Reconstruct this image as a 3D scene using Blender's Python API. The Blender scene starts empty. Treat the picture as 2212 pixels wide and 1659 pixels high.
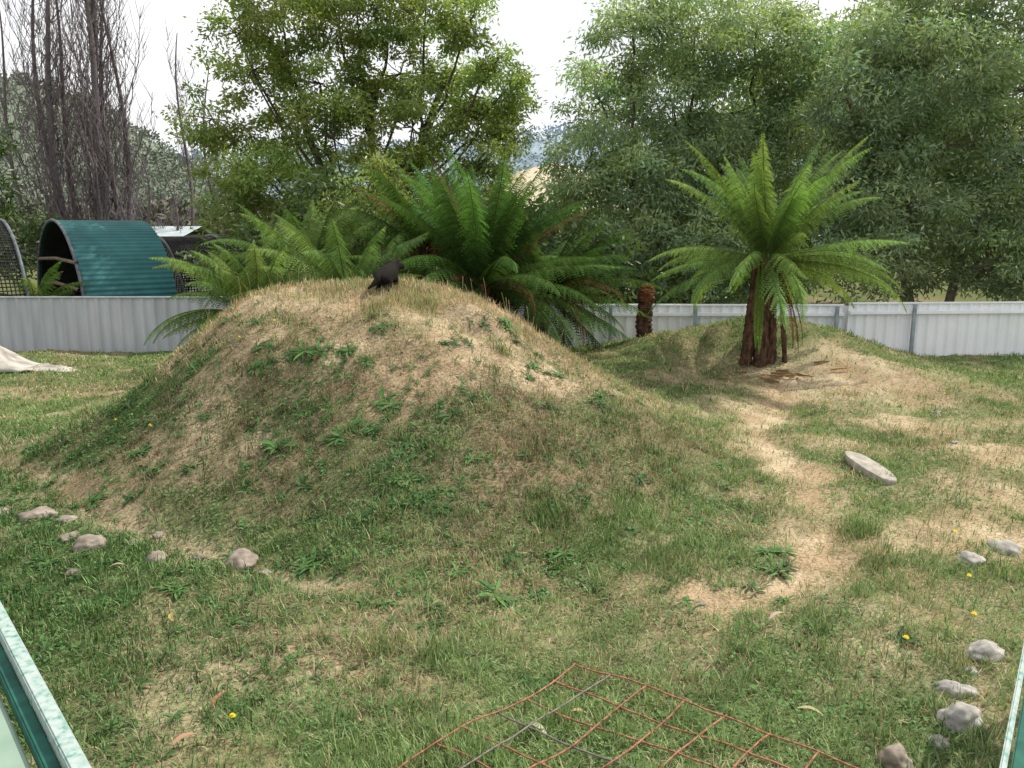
import bpy, bmesh, math
import numpy as np
from mathutils import Vector, Quaternion, noise as mnoise
R=math.radians
scene=bpy.context.scene
COL=scene.collection
scene.view_settings.view_transform='Standard'
try: scene.view_settings.look='None'
except Exception: pass
scene.view_settings.exposure=0

# ------------------------------------------------------------ noise
def vn(x,y,s=0.0):
    xi=np.floor(x); yi=np.floor(y); fx=x-xi; fy=y-yi
    fx=fx*fx*(3-2*fx); fy=fy*fy*(3-2*fy)
    def h(a,b):
        v=np.sin(a*127.1+b*311.7+s*74.7)*43758.5453
        return v-np.floor(v)
    return (h(xi,yi)*(1-fx)+h(xi+1,yi)*fx)*(1-fy)+(h(xi,yi+1)*(1-fx)+h(xi+1,yi+1)*fx)*fy
def fbm(x,y,s=0.0,o=4):
    t=0;a=.5;n=0
    for i in range(o):
        t=t+a*vn(x*2**i+13.7*i,y*2**i+7.3*i,s+i); n+=a; a*=.5
    return t/n
def sstep(a,b,x):
    t=np.clip((x-a)/(b-a),0,1); return t*t*(3-2*t)
def segd(x,y,pts):
    d=np.full(np.shape(x),1e9)
    for (ax,ay),(bx,by) in zip(pts[:-1],pts[1:]):
        vx,vy=bx-ax,by-ay
        t=np.clip(((x-ax)*vx+(y-ay)*vy)/(vx*vx+vy*vy),0,1)
        d=np.minimum(d,np.hypot(x-ax-t*vx,y-ay-t*vy))
    return d
# ------------------------------------------------------------ terrain
PATH_R=[(3.9,11.0),(3.2,9.6),(2.6,8.4),(2.6,6.8),(2.3,5.6),(1.95,4.85),(1.3,4.5)]
PATH_R2=[(2.3,5.4),(2.9,5.5),(3.8,5.7),(4.7,7.4),(4.6,9.5)]
PATH_L=[(-6.2,8.4),(-4.9,7.5),(-4.1,6.8),(-3.1,5.9),(-2.3,5.4),(-1.6,5.0),(-1.0,4.7)]
def mound(x,y):
    dx=x+1.45; dy=y-8.9
    rx=np.where(dx<0,3.85,3.75)
    ryf=4.05+.72*np.tanh((x+1.1)/1.1)
    ry=np.where(dy<0,ryf,3.2)
    r=(np.abs(dx/rx)**2.2+np.abs(dy/ry)**2.2)**(1/2.2)
    fr=np.clip(-dy/3,0,1); rr_=np.clip(dx/1.6,0,1)
    k=9-2.6*fr-2.6*rr_
    a=1/(1+np.exp(np.clip(k*(r-.61+.055*rr_),-30,30)))
    t=np.clip((r-.12)/.90,0,1); b=(1-t)*(1-.35*t*(1-t))
    b=b*b/(b*b+.012)*b
    return a*(1-.85*fr)+b*.85*fr
def height(x,y):
    x=np.asarray(x,float); y=np.asarray(y,float)
    m=mound(x,y)
    h=1.62*m
    h=h+.72*np.exp(-((x-4.3)/1.9)**2-((y-13.0)/1.35)**2)
    h=h+.36*np.exp(-((x-1.9)/1.7)**2-((y-12.3)/1.7)**2)
    h=h+.20*np.exp(-((x-5.3)/1.3)**2-((y-11.2)/1.0)**2)
    near=np.exp(-(np.maximum(0,np.hypot(x,y-8)-14)/10)**2)
    h=h+near*(.16*(fbm(x*.7,y*.7,3)-.5)*(1+.8*m)+(.06+.08*m*(1-m)*4)*(fbm(x*2.3,y*2.3,5)-.5)+.03*(vn(x*9,y*9,8)-.5))
    h=h-.06*np.exp(-(segd(x,y,PATH_L)/.22)**2)-.04*np.exp(-(segd(x,y,PATH_R)/.25)**2)
    h=h-.18*np.exp(-((x+.45)/.28)**2-((y-8.05)/.16)**2)
    h=h+.07*np.exp(-((x+.4)/.35)**2-((y-8.35)/.16)**2)
    h=h+.05*np.exp(-((x+2.75)/.35)**2-((y-8.7)/.4)**2)+.02*np.exp(-((x+1.3)/.8)**2-((y-8.9)/.6)**2)
    return h
def H(x,y): return float(height(np.array([x]),np.array([y]))[0])
def gnormal(x,y):
    e=.06
    return Vector((-(H(x+e,y)-H(x-e,y))/(2*e),-(H(x,y+e)-H(x,y-e))/(2*e),1)).normalized()
def bare(x,y):
    w=.36*(fbm(x*2.0,y*2.0,11)-.5)*2+.20*(fbm(x*6,y*6,13)-.5)*2
    b=1.0*(1-sstep(.06,.50,segd(x,y,PATH_R)+w*.9))
    b=np.maximum(b,.9*(1-sstep(.0,.7,segd(x,y,PATH_R2)+w*1.6)))
    b=np.maximum(b,.9*(1-sstep(.0,.27,segd(x,y,PATH_L)+w*.45)))
    for cx,cy,rr,a in [(4.6,10.8,1.9,.95),(3.0,9.3,1.1,.8),(-1.9,4.2,.7,.5),(-.2,3.4,.4,.5),(1.9,3.75,.5,.6),(1.4,4.5,.5,.8),(.2,4.3,.5,.4),(3.2,8.2,.9,.75),(4.0,6.6,.9,.8),(3.2,5.2,.6,.75),(-.6,3.7,.5,.45),(-1.3,4.1,.5,.4),(.9,4.0,.5,.45),(5.6,9.2,1.0,.6),(2.3,3.4,.4,.5)]:
        b=np.maximum(b,a*(1-sstep(.1,1.05,(np.hypot(x-cx,y-cy)+w*1.4*rr)/rr)))
    m=mound(x,y)
    n=fbm(x*1.5,y*1.5,21)
    b=np.maximum(b,sstep(.42,.9,m)*sstep(.38,.60,n)*.8)
    for cx,cy,rr,a in [(-.35,7.6,.9,.95),(-1.5,8.3,.8,.6),(-2.8,8.6,.8,.85),(0.3,7.4,.7,.85),(-.9,7.0,.7,.7),(-.4,8.3,.4,.8),(-1.6,7.4,.7,.7)]:
        b=np.maximum(b,a*(1-sstep(.2,1.0,(np.hypot(x-cx,y-cy)+w*1.6*rr)/rr)))
    b=np.maximum(b,.5*sstep(.57,.70,fbm(x*1.1,y*1.1,31)))
    return np.clip(b,0,1)
def green(x,y):
    m=mound(x,y)
    g=.80-.36*sstep(.03,.2,m)-.36*sstep(.35,.75,m)
    g=g+.30*np.exp(-((x+3.6)/1.3)**2-((y-7.2)/1.8)**2)
    g=g+.28*sstep(-1,-3.2,x)*sstep(6,4,y)
    g=g+.35*np.exp(-((x-8)/1.8)**2-((y-12.5)/2)**2)
    g=g-.12*sstep(1.5,3,x)*sstep(5,7,y)*sstep(11.5,10,y)
    g=g+1.3*(fbm(x*1.3,y*1.3,41)-.5)+.9*(fbm(x*4.5,y*4.5,43)-.5)
    return np.clip(g,0,1)

# ------------------------------------------------------------ geometry accumulator
class Geo:
    def __init__(s): s.v=[];s.f=[];s.c=[];s.n=0
    def add(s,v,f,c):
        v=np.asarray(v,float).reshape(-1,3); f=np.asarray(f,int)
        c=np.asarray(c,float)
        if c.ndim==1: c=np.tile(c[:3],(len(v),1))
        s.v.append(v); s.f.append(f+s.n); s.c.append(c[:,:3]); s.n+=len(v)
    def leaves(s,p,d,side,L,W,c,arch=None,midt=.45):
        n=len(p); L=np.broadcast_to(L,(n,))[:,None]; W=np.broadcast_to(W,(n,))[:,None]
        mid=p+d*L*midt
        if arch is not None: mid=mid+arch
        V=np.stack([p,mid-side*W*.5,p+d*L,mid+side*W*.5],1).reshape(-1,3)
        F=np.arange(4*n).reshape(-1,4)
        s.add(V,F,np.repeat(c,4,axis=0))
    def tube(s,pts,rad,c,k=6):
        pts=np.asarray(pts,float); n=len(pts); rad=np.broadcast_to(rad,(n,))
        T=np.gradient(pts,axis=0); T/=np.linalg.norm(T,axis=1)[:,None]+1e-9
        up=np.array([0,0,1.]) if abs(T[0][2])<.9 else np.array([1.,0,0])
        A=np.cross(T,up); A/=np.linalg.norm(A,axis=1)[:,None]+1e-9
        B=np.cross(T,A)
        an=np.arange(k)*2*math.pi/k
        V=pts[:,None,:]+rad[:,None,None]*(A[:,None,:]*np.cos(an)[None,:,None]+B[:,None,:]*np.sin(an)[None,:,None])
        i=np.arange(n-1)[:,None]*k; j=np.arange(k)[None,:]; j2=(j+1)%k
        F=np.stack([i+j,i+j2,i+k+j2,i+k+j],-1).reshape(-1,4)
        s.add(V.reshape(-1,3),F,c)
    def build(s,name,mat,parent=None,base=(0,0,0),smooth=False):
        v=np.concatenate(s.v)-np.array(base); f=np.concatenate(s.f); c=np.concatenate(s.c)
        k=f.shape[1]
        me=bpy.data.meshes.new(name)
        me.vertices.add(len(v)); me.vertices.foreach_set('co',v.astype(np.float32).ravel())
        me.loops.add(f.size); me.loops.foreach_set('vertex_index',f.astype(np.int32).ravel())
        me.polygons.add(len(f)); me.polygons.foreach_set('loop_start',np.arange(0,f.size,k,dtype=np.int32))
        me.update(calc_edges=True)
        ca=me.color_attributes.new('Col','FLOAT_COLOR','POINT')
        ca.data.foreach_set('color',np.concatenate([c,np.ones((len(c),1))],1).astype(np.float32).ravel())
        if smooth: me.polygons.foreach_set('use_smooth',np.ones(len(f),bool))
        if mat: me.materials.append(mat)
        o=bpy.data.objects.new(name,me); COL.objects.link(o)
        if parent: o.parent=parent
        return o
def empty(name,loc,label,cat,group=None):
    o=bpy.data.objects.new(name,None); o.empty_display_size=.2; o.location=loc
    COL.objects.link(o); o["label"]=label; o["category"]=cat
    if group: o["group"]=group
    return o
def tag(o,label,cat,group=None):
    o["label"]=label; o["category"]=cat
    if group: o["group"]=group
    return o
def unit(a): return a/(np.linalg.norm(a,axis=-1,keepdims=True)+1e-9)

# ------------------------------------------------------------ materials
def newmat(name):
    m=bpy.data.materials.new(name); m.use_nodes=True
    nt=m.node_tree; b=nt.nodes['Principled BSDF']; return m,nt,b
def N(nt,t,**kw):
    n=nt.nodes.new(t)
    for k,v in kw.items(): setattr(n,k,v)
    return n
def attr_mat(name,rough=.7,trans=.0,nscale=8,namt=.35,bump=0,spec=.25,tcol=(1.15,1.2,.6),simple=False):
    m,nt,b=newmat(name); L=nt.links
    a=N(nt,'ShaderNodeAttribute',attribute_name='Col')
    src=a.outputs['Color']; nz=None
    if namt:
        tc=N(nt,'ShaderNodeTexCoord'); nz=N(nt,'ShaderNodeTexNoise'); nz.inputs['Scale'].default_value=nscale; nz.inputs['Detail'].default_value=5
        L.new(tc.outputs['Object'],nz.inputs['Vector'])
        mr=N(nt,'ShaderNodeMapRange'); mr.inputs['From Min'].default_value=.3; mr.inputs['From Max'].default_value=.7
        mr.inputs['To Min'].default_value=1-namt; mr.inputs['To Max'].default_value=1+namt
        L.new(nz.outputs['Fac'],mr.inputs['Value'])
        mx=N(nt,'ShaderNodeVectorMath',operation='SCALE'); L.new(a.outputs['Color'],mx.inputs[0]); L.new(mr.outputs['Result'],mx.inputs['Scale'])
        src=mx.outputs[0]
    if simple:
        nt.nodes.remove(b); b=N(nt,'ShaderNodeBsdfDiffuse'); L.new(src,b.inputs['Color']); L.new(b.outputs[0],nt.nodes['Material Output'].inputs['Surface'])
    else:
        L.new(src,b.inputs['Base Color']); b.inputs['Roughness'].default_value=rough
        b.inputs['Specular IOR Level'].default_value=spec
    if bump:
        bp=N(nt,'ShaderNodeBump'); bp.inputs['Strength'].default_value=bump; bp.inputs['Distance'].default_value=.02
        L.new(nz.outputs['Fac'],bp.inputs['Height']); L.new(bp.outputs['Normal'],b.inputs['Normal'])
    if trans:
        tr=N(nt,'ShaderNodeBsdfTranslucent'); mm=N(nt,'ShaderNodeVectorMath',operation='MULTIPLY'); mm.inputs[1].default_value=tcol
        L.new(src,mm.inputs[0]); L.new(mm.outputs[0],tr.inputs['Color'])
        ms=N(nt,'ShaderNodeMixShader'); ms.inputs[0].default_value=trans
        L.new(b.outputs[0],ms.inputs[1]); L.new(tr.outputs[0],ms.inputs[2]); L.new(ms.outputs[0],nt.nodes['Material Output'].inputs['Surface'])
    return m
def noise_mat(name,c1,c2,scale=10,rough=.7,bump=.3,metal=0,spec=.3,stretch=None,c3=None,dist=.02,detail=8,lo=.35,hi=.65):
    m,nt,b=newmat(name); L=nt.links
    tc=N(nt,'ShaderNodeTexCoord'); mp=N(nt,'ShaderNodeMapping')
    if stretch: mp.inputs['Scale'].default_value=stretch
    L.new(tc.outputs['Object'],mp.inputs['Vector'])
    nz=N(nt,'ShaderNodeTexNoise'); nz.inputs['Scale'].default_value=scale; nz.inputs['Detail'].default_value=detail
    L.new(mp.outputs[0],nz.inputs['Vector'])
    cr=N(nt,'ShaderNodeValToRGB'); e=cr.color_ramp.elements
    e[0].position=lo; e[0].color=(*c1,1); e[1].position=hi; e[1].color=(*c2,1)
    if c3: k=e.new((lo+hi)/2); k.color=(*c3,1)
    L.new(nz.outputs['Fac'],cr.inputs['Fac']); L.new(cr.outputs['Color'],b.inputs['Base Color'])
    b.inputs['Roughness'].default_value=rough; b.inputs['Metallic'].default_value=metal; b.inputs['Specular IOR Level'].default_value=spec
    if bump:
        bp=N(nt,'ShaderNodeBump'); bp.inputs['Strength'].default_value=bump; bp.inputs['Distance'].default_value=dist
        L.new(nz.outputs['Fac'],bp.inputs['Height']); L.new(bp.outputs['Normal'],b.inputs['Normal'])
    return m
M_ground=attr_mat('ground_soil',.95,0,45,.38,.6,.1,simple=True)
M_grass=attr_mat('grass_blades',.6,.22,3,0,0,.25,simple=True)
M_leaf=attr_mat('foliage',.45,.40,1.5,0,0,.4,tcol=(1.2,1.25,.6))
M_fern=attr_mat('fern_frond',.55,.38,4,0,0,.3,simple=True)
M_bark=attr_mat('bark',.9,0,9,.35,.5,.15,simple=True)
M_far=attr_mat('far_foliage',.9,0,.3,0,0,.1,simple=True)
M_weed=attr_mat('weed_leaf',.6,.2,20,0,0,.18)
M_fibre=noise_mat('fern_trunk_fibre',(.035,.02,.013),(.15,.08,.05),22,.95,.9,stretch=(1,1,.35),c3=(.08,.043,.027),dist=.04)
M_rust_trunk=noise_mat('rusty_fibre',(.10,.04,.02),(.30,.14,.06),30,.95,.9,c3=(.18,.08,.035),dist=.03)
M_stone=noise_mat('stone',(.15,.125,.10),(.34,.29,.24),9,.9,.5,c3=(.24,.20,.165))
M_pale=noise_mat('pale_stone',(.20,.19,.175),(.42,.40,.37),11,.9,.7,c3=(.31,.295,.27))
M_slab=noise_mat('slab_stone',(.24,.22,.19),(.38,.35,.30),14,.9,.4,c3=(.31,.285,.24))
M_white_fence=noise_mat('sunlit_tone_steel',(.78,.80,.83),(.86,.88,.91),2.0,.45,0,spec=.4)  # whitened so the colour carries sunlight on the right-hand fences
M_grey_fence=noise_mat('shade_tone_steel',(.36,.38,.41),(.47,.49,.53),1.6,.5,0,spec=.4,stretch=(3,1,.5))  # fence steel greyed: shade of the left run put into its colour
M_post=noise_mat('grey_post_paint',(.20,.24,.27),(.33,.38,.42),6,.5,.05)
M_teal=noise_mat('teal_roof_steel',(.016,.10,.10),(.028,.145,.148),2,.5,0,spec=.3)
M_black=noise_mat('black_interior',(.010,.010,.012),(.03,.03,.03),3,.9,0)
M_hoop=noise_mat('dull_hoop_steel',(.06,.07,.08),(.14,.16,.17),9,.5,0)
M_railpale=noise_mat('worn_green_paint',(.10,.24,.20),(.36,.42,.40),46,.65,.1,spec=.15,c3=(.27,.37,.335),lo=.30,hi=.58)
M_raildark=noise_mat('dark_green_paint',(.008,.06,.045),(.02,.11,.08),14,.6,.05,spec=.15)
M_ledge=noise_mat('faded_green_sheet',(.19,.28,.22),(.27,.36,.29),5,.75,.05,spec=.15)
M_rust=noise_mat('rusty_wire',(.16,.06,.04),(.40,.18,.115),40,.85,.3,c3=(.28,.115,.075))
M_wire=noise_mat('dull_wire',(.10,.09,.085),(.22,.19,.17),40,.6,.2)
M_wood=noise_mat('bleached_log_wood',(.22,.20,.17),(.50,.47,.42),4,.85,.5,stretch=(1,1.6,1.6))
M_roof=noise_mat('pale_roof',(.30,.36,.38),(.44,.50,.52),2,.6,0)
M_wall=noise_mat('shed_wall',(.12,.12,.11),(.2,.2,.18),2,.8,0)

# ------------------------------------------------------------ world + sun
SD=Vector((.52,.28,.80)).normalized()
w=bpy.data.worlds.new("World"); scene.world=w; w.use_nodes=True
nt=w.node_tree; L=nt.links; bg=nt.nodes['Background']
sky=N(nt,'ShaderNodeTexSky'); sky.sky_type='NISHITA'; sky.sun_disc=False
sky.sun_elevation=math.asin(SD.z); sky.sun_rotation=math.atan2(SD.x,SD.y); sky.dust_density=3
L.new(sky.outputs[0],bg.inputs['Color']); bg.inputs['Strength'].default_value=.13
bg2=N(nt,'ShaderNodeBackground'); bg2.inputs['Strength'].default_value=1.3
tc=N(nt,'ShaderNodeTexCoord'); nz=N(nt,'ShaderNodeTexNoise'); nz.inputs['Scale'].default_value=2.2; nz.inputs['Detail'].default_value=4
L.new(tc.outputs['Generated'],nz.inputs['Vector'])
cr=N(nt,'ShaderNodeValToRGB'); cr.color_ramp.elements[0].color=(.84,.86,.90,1); cr.color_ramp.elements[1].color=(.98,.97,.96,1)
cr.color_ramp.elements[0].position=.35; cr.color_ramp.elements[1].position=.6
L.new(nz.outputs['Fac'],cr.inputs['Fac']); L.new(cr.outputs[0],bg2.inputs['Color'])
mx=N(nt,'ShaderNodeMixShader'); mx.inputs[0].default_value=.88
L.new(bg.outputs[0],mx.inputs[1]); L.new(bg2.outputs[0],mx.inputs[2]); L.new(mx.outputs[0],nt.nodes['World Output'].inputs['Surface'])
ld=bpy.data.lights.new('sun','SUN'); ld.energy=5.0; ld.angle=R(.6); ld.color=(1,.94,.83)
lo=bpy.data.objects.new('sun',ld); COL.objects.link(lo); lo.rotation_euler=SD.to_track_quat('Z','Y').to_euler(); lo.location=(10,5,20)

# ------------------------------------------------------------ camera
cd=bpy.data.cameras.new('camera'); cam=bpy.data.objects.new('camera',cd); COL.objects.link(cam)
cam.location=(0,0,2.2); cam.rotation_euler=(R(90-10.8),0,0); cd.lens=28.25; cd.sensor_width=36; cd.clip_end=5000; cd.clip_start=.05
scene.camera=cam

# ------------------------------------------------------------ ground
xs=np.concatenate([-np.geomspace(1500,10.5,30),np.arange(-10,10.01,.06),np.geomspace(10.5,1500,30)])
ys=np.concatenate([-np.geomspace(1500,.8,26),np.arange(0,1.9,.3),np.arange(2,15.6,.06),np.geomspace(16,2500,36)])
X,Y=np.meshgrid(xs,ys); Z=height(X,Y)
g=Geo(); nx=len(xs); ny=len(ys)
i=np.arange(ny-1)[:,None]*nx; j=np.arange(nx-1)[None,:]
F=np.stack([i+j,i+j+1,i+nx+j+1,i+nx+j],-1).reshape(-1,4)
B=bare(X,Y)[...,None]; G=green(X,Y)[...,None]
soil=np.array([.43,.345,.235]); soil2=np.array([.31,.23,.145]); straw=np.array([.22,.175,.11]); grn=np.array([.095,.125,.05])
tint=sstep(.3,.7,fbm(X*2.5,Y*2.5,61))[...,None]
sc=soil*(tint)+soil2*(1-tint)
sc=sc*(.7+.6*fbm(X*8,Y*8,71)[...,None])
dl_=(segd(X,Y,PATH_L)[...,None]<.8); sc=np.where(dl_,sc*.70,sc)
under=straw*(1-G)+grn*G
out=(np.hypot(X,Y-8)>22)[...,None]
c=under*(1-B)+sc*B
c=np.where(out,np.array([.12,.13,.06]),c)
g.add(np.stack([X,Y,Z],-1).reshape(-1,3),F,c.reshape(-1,3))
o=g.build('ground',M_ground,smooth=True); o["kind"]="structure"

# ------------------------------------------------------------ grass
rng=np.random.default_rng(7)
def sample(n,y0,y1,k=.72,m=.5):
    y=np.sqrt(rng.uniform(y0*y0,y1*y1,n)); x=rng.uniform(-1,1,n)*(k*y+m); return x,y
GRN=np.array([.145,.235,.085]); GRN2=np.array([.29,.37,.17]); DRK=np.array([.05,.105,.035]); STR=np.array([.60,.50,.34]); STR2=np.array([.33,.25,.16])
gg=Geo()
def blades(x,y,h,wd,lean,extra_g=0,keepbare=.09):
    b=bare(x,y); g_=green(x,y)
    keep=rng.random(len(x))>b*(1-keepbare)
    x,y,h,b,g_=x[keep],y[keep],h[keep],b[keep],g_[keep]
    n=len(x); z=height(x,y)-.004
    az=rng.uniform(0,2*math.pi,n); ln=rng.uniform(lean[0],lean[1],n)
    d=np.stack([np.cos(az)*np.sin(ln),np.sin(az)*np.sin(ln),np.cos(ln)],1)
    side=np.stack([-np.sin(az),np.cos(az),np.zeros(n)],1)
    isg=rng.random(n)<np.clip(g_+extra_g,0.05,.96)
    t=rng.random((n,1)); pal=fbm(x*2,y*2,81)[:,None]
    cg=(GRN*(1-t)+GRN2*t)*(.6+.8*pal)
    m_=mound(x,y)
    fm=sstep(.03,.18,m_)*sstep(.80,.55,m_)*sstep(8.2,7.2,y)  # mound-front mask: darker tone, partly drier plants, partly painted shade
    lf=sstep(-.9,-2.4,x)*sstep(9.5,7,y)  # left and near-left mask where shade is painted into blade colour
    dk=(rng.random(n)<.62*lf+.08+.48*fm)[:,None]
    cg=np.where(dk,DRK*(.8+.7*t),cg)  # dark blades carry the painted shade of both masks
    cs=STR*(1-t)+STR2*t
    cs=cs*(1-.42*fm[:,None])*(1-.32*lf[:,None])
    c=np.where(isg[:,None],cg,cs)*(rng.uniform(.7,1.25,(n,1)))
    arch=np.zeros((n,3)); arch[:,2]=h*.16*np.sin(ln)
    gg.leaves(np.stack([x,y,z],1),d,side,h,wd*rng.uniform(.7,1.3,n),c,arch)
for n,y0,y1,h0,h1,wd in [(78000,2.5,5.0,.025,.07,.0048),(78000,5.0,7.5,.025,.075,.0062),(60000,7.5,10.5,.025,.075,.009),(50000,10.5,14.8,.03,.075,.013)]:
    x,y=sample(n,y0,y1); blades(x,y,rng.uniform(h0,h1,n),wd,(.45,1.45))
for nt_,y0,y1,wd,per in [(1800,2.5,5.5,.005,26),(1600,5.5,9,.0065,22),(1100,9,14.6,.011,15)]:
    tx,ty=sample(nt_,y0,y1); s=rng.uniform(.5,1.4,nt_)
    x=np.repeat(tx,per)+rng.normal(0,.032,nt_*per)*np.repeat(s,per); y=np.repeat(ty,per)+rng.normal(0,.032,nt_*per)*np.repeat(s,per)
    blades(x,y,rng.uniform(.05,.11,nt_*per)*np.repeat(s,per),wd,(.1,1.0),.10)
for cx,cy,sz,n in [(-.55,2.85,.22,1000),(-.2,3.05,.15,500),(-.72,3.95,.13,500),(-.4,3.9,.12,300),(1.0,4.9,.2,500),(2.55,5.6,.14,400),(-1.3,7.9,.2,500),(-.9,8.2,.25,600),(-1.1,8.6,.3,600),(-.1,7.7,.12,250),(-.3,3.2,.12,300),(3.4,9.3,.2,300),(.3,5.3,.25,500),(.9,5.6,.25,500),(1.3,6.2,.25,400),(.2,6.2,.25,400)]:
    x=rng.normal(cx,sz*.6,n); y=rng.normal(cy,sz*.6,n); blades(x,y,rng.uniform(.06,.15,n),.0055,(.1,.9),.25,.9)
n=5000; x=rng.uniform(-3.6,.8,n); y=rng.normal(8.9,.45,n); blades(x,y,rng.uniform(.04,.12,n),.007,(.05,.9),-.05,.5)
n=60000; x,y=sample(n,3,11); m=mound(x,y); k=rng.random(n)<(.12+.88*sstep(0,.6,m)); x,y,m=x[k],y[k],m[k]; n=len(x)
nz_=np.stack([-(height(x+.05,y)-height(x-.05,y))/.1,-(height(x,y+.05)-height(x,y-.05))/.1,np.ones(n)],1); nz_=unit(nz_)
d=unit(np.cross(nz_,rng.normal(size=(n,3))))+nz_*rng.uniform(-.02,.25,(n,1)); side=unit(np.cross(nz_,d))
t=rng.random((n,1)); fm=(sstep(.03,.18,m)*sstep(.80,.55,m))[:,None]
gg.leaves(np.stack([x,y,height(x,y)+.004],1),d,side,rng.uniform(.05,.14,n),.0045,(STR*1.0*t+STR2*(1-t))*rng.uniform(.6,1.15,(n,1))*(1-.42*fm))  # loose straw darkened on the mound front, partly as painted shade
for q in range(70):
    x=rng.uniform(-3.5,.8); y=rng.normal(8.7,.5) if q<45 else rng.uniform(3.5,12)
    if q>=45: x=rng.uniform(-.6,.6)*y
    z=H(x,y); hh=rng.uniform(.12,.32); a=rng.uniform(0,6.28); l=rng.uniform(.05,.3)*hh
    s=np.linspace(0,1,5)[:,None]; p=np.array([x,y,z])+s*np.array([0,0,hh])+s**2*np.array([math.cos(a)*l,math.sin(a)*l,0])
    gg.tube(p,np.linspace(.002,.003,5),np.array([.38,.31,.17]),3)
o=gg.build('grass',M_grass); o["kind"]="stuff"
gc=Geo(); n=60000; x,y=sample(n,2.5,9)
dens=fbm(x*1.7,y*1.7,91); k=rng.random(n)<np.clip((dens-.40)*3+.55*sstep(0,-2,x)*sstep(6.5,4,y),0,1)*(1-bare(x,y))*(1-.6*sstep(.4,.85,mound(x,y)))  # thicker at lower left, where the darker leaves also stand in for shade
x,y=x[k],y[k]; n=len(x); z=height(x,y)+rng.uniform(.005,.035,n)
az=rng.uniform(0,6.28,n); tl=rng.uniform(-.3,.6,n)
d=np.stack([np.cos(az)*np.cos(tl),np.sin(az)*np.cos(tl),np.sin(tl)],1); side=unit(np.cross(d,np.array([0,0,1.])+rng.normal(0,.25,(n,3))))
c=(np.array([.05,.11,.035])*(1-dens[k][:,None])+np.array([.10,.20,.06])*dens[k][:,None])*rng.uniform(.7,1.4,(n,1))*1.1
Lc=rng.uniform(.012,.028,n)*(1+.05*y); gc.leaves(np.stack([x,y,z],1),d,side,Lc,Lc*.75,c,midt=.55)
o=gc.build('clover_ground_cover',M_weed); o["kind"]="stuff"

# ------------------------------------------------------------ plantain weeds
def ros_geo(G_,r,org,nl,base,sc=1.0,slope=(0,0)):
    for i_ in range(nl):
        az=i_*2.4+r.uniform(-.6,.6); Lf=r.uniform(.05,.15)*sc; Wf=Lf*r.uniform(.12,.22); e0=r.uniform(.1,.9); dr=r.uniform(.5,1.3)
        S=np.linspace(0,1,6); el=e0-dr*S; hx=np.concatenate([[0],np.cumsum(np.cos(el[:-1]))])*Lf/5; hz=np.concatenate([[0],np.cumsum(np.sin(el[:-1]))])*Lf/5
        aa=az+r.uniform(-.5,.5)*S
        dv=np.column_stack([np.cos(aa),np.sin(aa),0*aa]); sv=np.column_stack([-np.sin(aa),np.cos(aa),0*aa])
        dv[:,2]=dv[:,0]*slope[0]+dv[:,1]*slope[1]; sv[:,2]=sv[:,0]*slope[0]+sv[:,1]*slope[1]
        wv=Wf*np.array([.2,.6,.95,1,.65,.05])*.5
        mid=dv*hx[:,None]+np.array([0,0,1.])[None]*hz[:,None]*.8+np.array(org)
        up=np.array([0,0,1.])*wv[:,None]*.4
        V=np.stack([mid-sv*wv[:,None]+up,mid,mid+sv*wv[:,None]+up],1).reshape(-1,3)
        f=[[a*3+b,a*3+b+1,a*3+3+b+1,a*3+3+b] for a in range(5) for b in range(2)]
        bc=np.array([.24,.20,.10]) if r.random()<.05 else base
        G_.add(V,f,bc*r.uniform(.6,1.35))
def rosette(name,seed,dark):
    r=np.random.default_rng(seed); G_=Geo(); nsub=r.integers(1,4)
    for s_ in range(nsub):
        cx,cy=(0,0) if s_==0 else (r.normal(0,.05),r.normal(0,.05))
        ros_geo(G_,r,(cx,cy,0),r.integers(9,16),np.array([.05,.11,.033]) if dark else np.array([.085,.175,.05]))
    return G_.build(name,M_weed,smooth=True)
protos=[rosette('plantain_weed',100+i,i%2!=0) for i in range(12)]
wp=[(-.1,4.55),(.15,4.6),(-.35,4.75),(.2,4.85),(.35,5.0),(0,4.95),(-1.35,5.05),(-2.2,4.85),(-2.05,4.95),(-1.25,5.1),(1.7,4.95),(1.85,5.05),(1.75,5.2),(-.65,5.5),(-.75,5.7),(-.9,6.1),(-1.4,6.3),(-1.6,5.9),(-1.9,6.3),(-2.2,6.6),(.3,5.4),(.35,6.9),(.75,7.4),(.9,7.3),(.85,7.6),(-2.7,6.9),(-3.0,7.2),(-2.4,7.5),(-1.0,6.6),(-.5,6.4),(-1.3,7.1),(-3.3,7.9),(-2.9,8.2),(-2.7,8.0),(-1.2,7.5),(-.6,7.45),(-1.9,7.3),(-3.7,7.6),(-1.05,8.75),(-.95,8.8),(-.05,8.3),(.05,8.2),(-.1,8.35),(3.55,9.3),(3.7,9.4),(-2.6,6.2),(-3.2,6.6),(-1.5,5.6),(-.3,5.9),(.1,6.0),(-5.1,7.6),(-5.4,8.2),(-6.0,8.9),(2.1,4.0),(2.7,3.6),(-3.6,5.2),(-3.3,4.7)]
r2=np.random.default_rng(5)
def wok(x,y,mm,lo=.38):
    m=float(mound(np.array([x]),np.array([y]))[0]); cl=float(fbm(np.array([x*1.6]),np.array([y*1.6]),97)[0])
    return m<mm and cl>lo and r2.random()<.25+.6*(x<-.3)*(m<.7)
while len(wp)<297:
    x=r2.uniform(-4.8,1.9); y=r2.uniform(4.4,8.6)
    if wok(x,y,.80): wp.append((x,y))
used=set()
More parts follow.
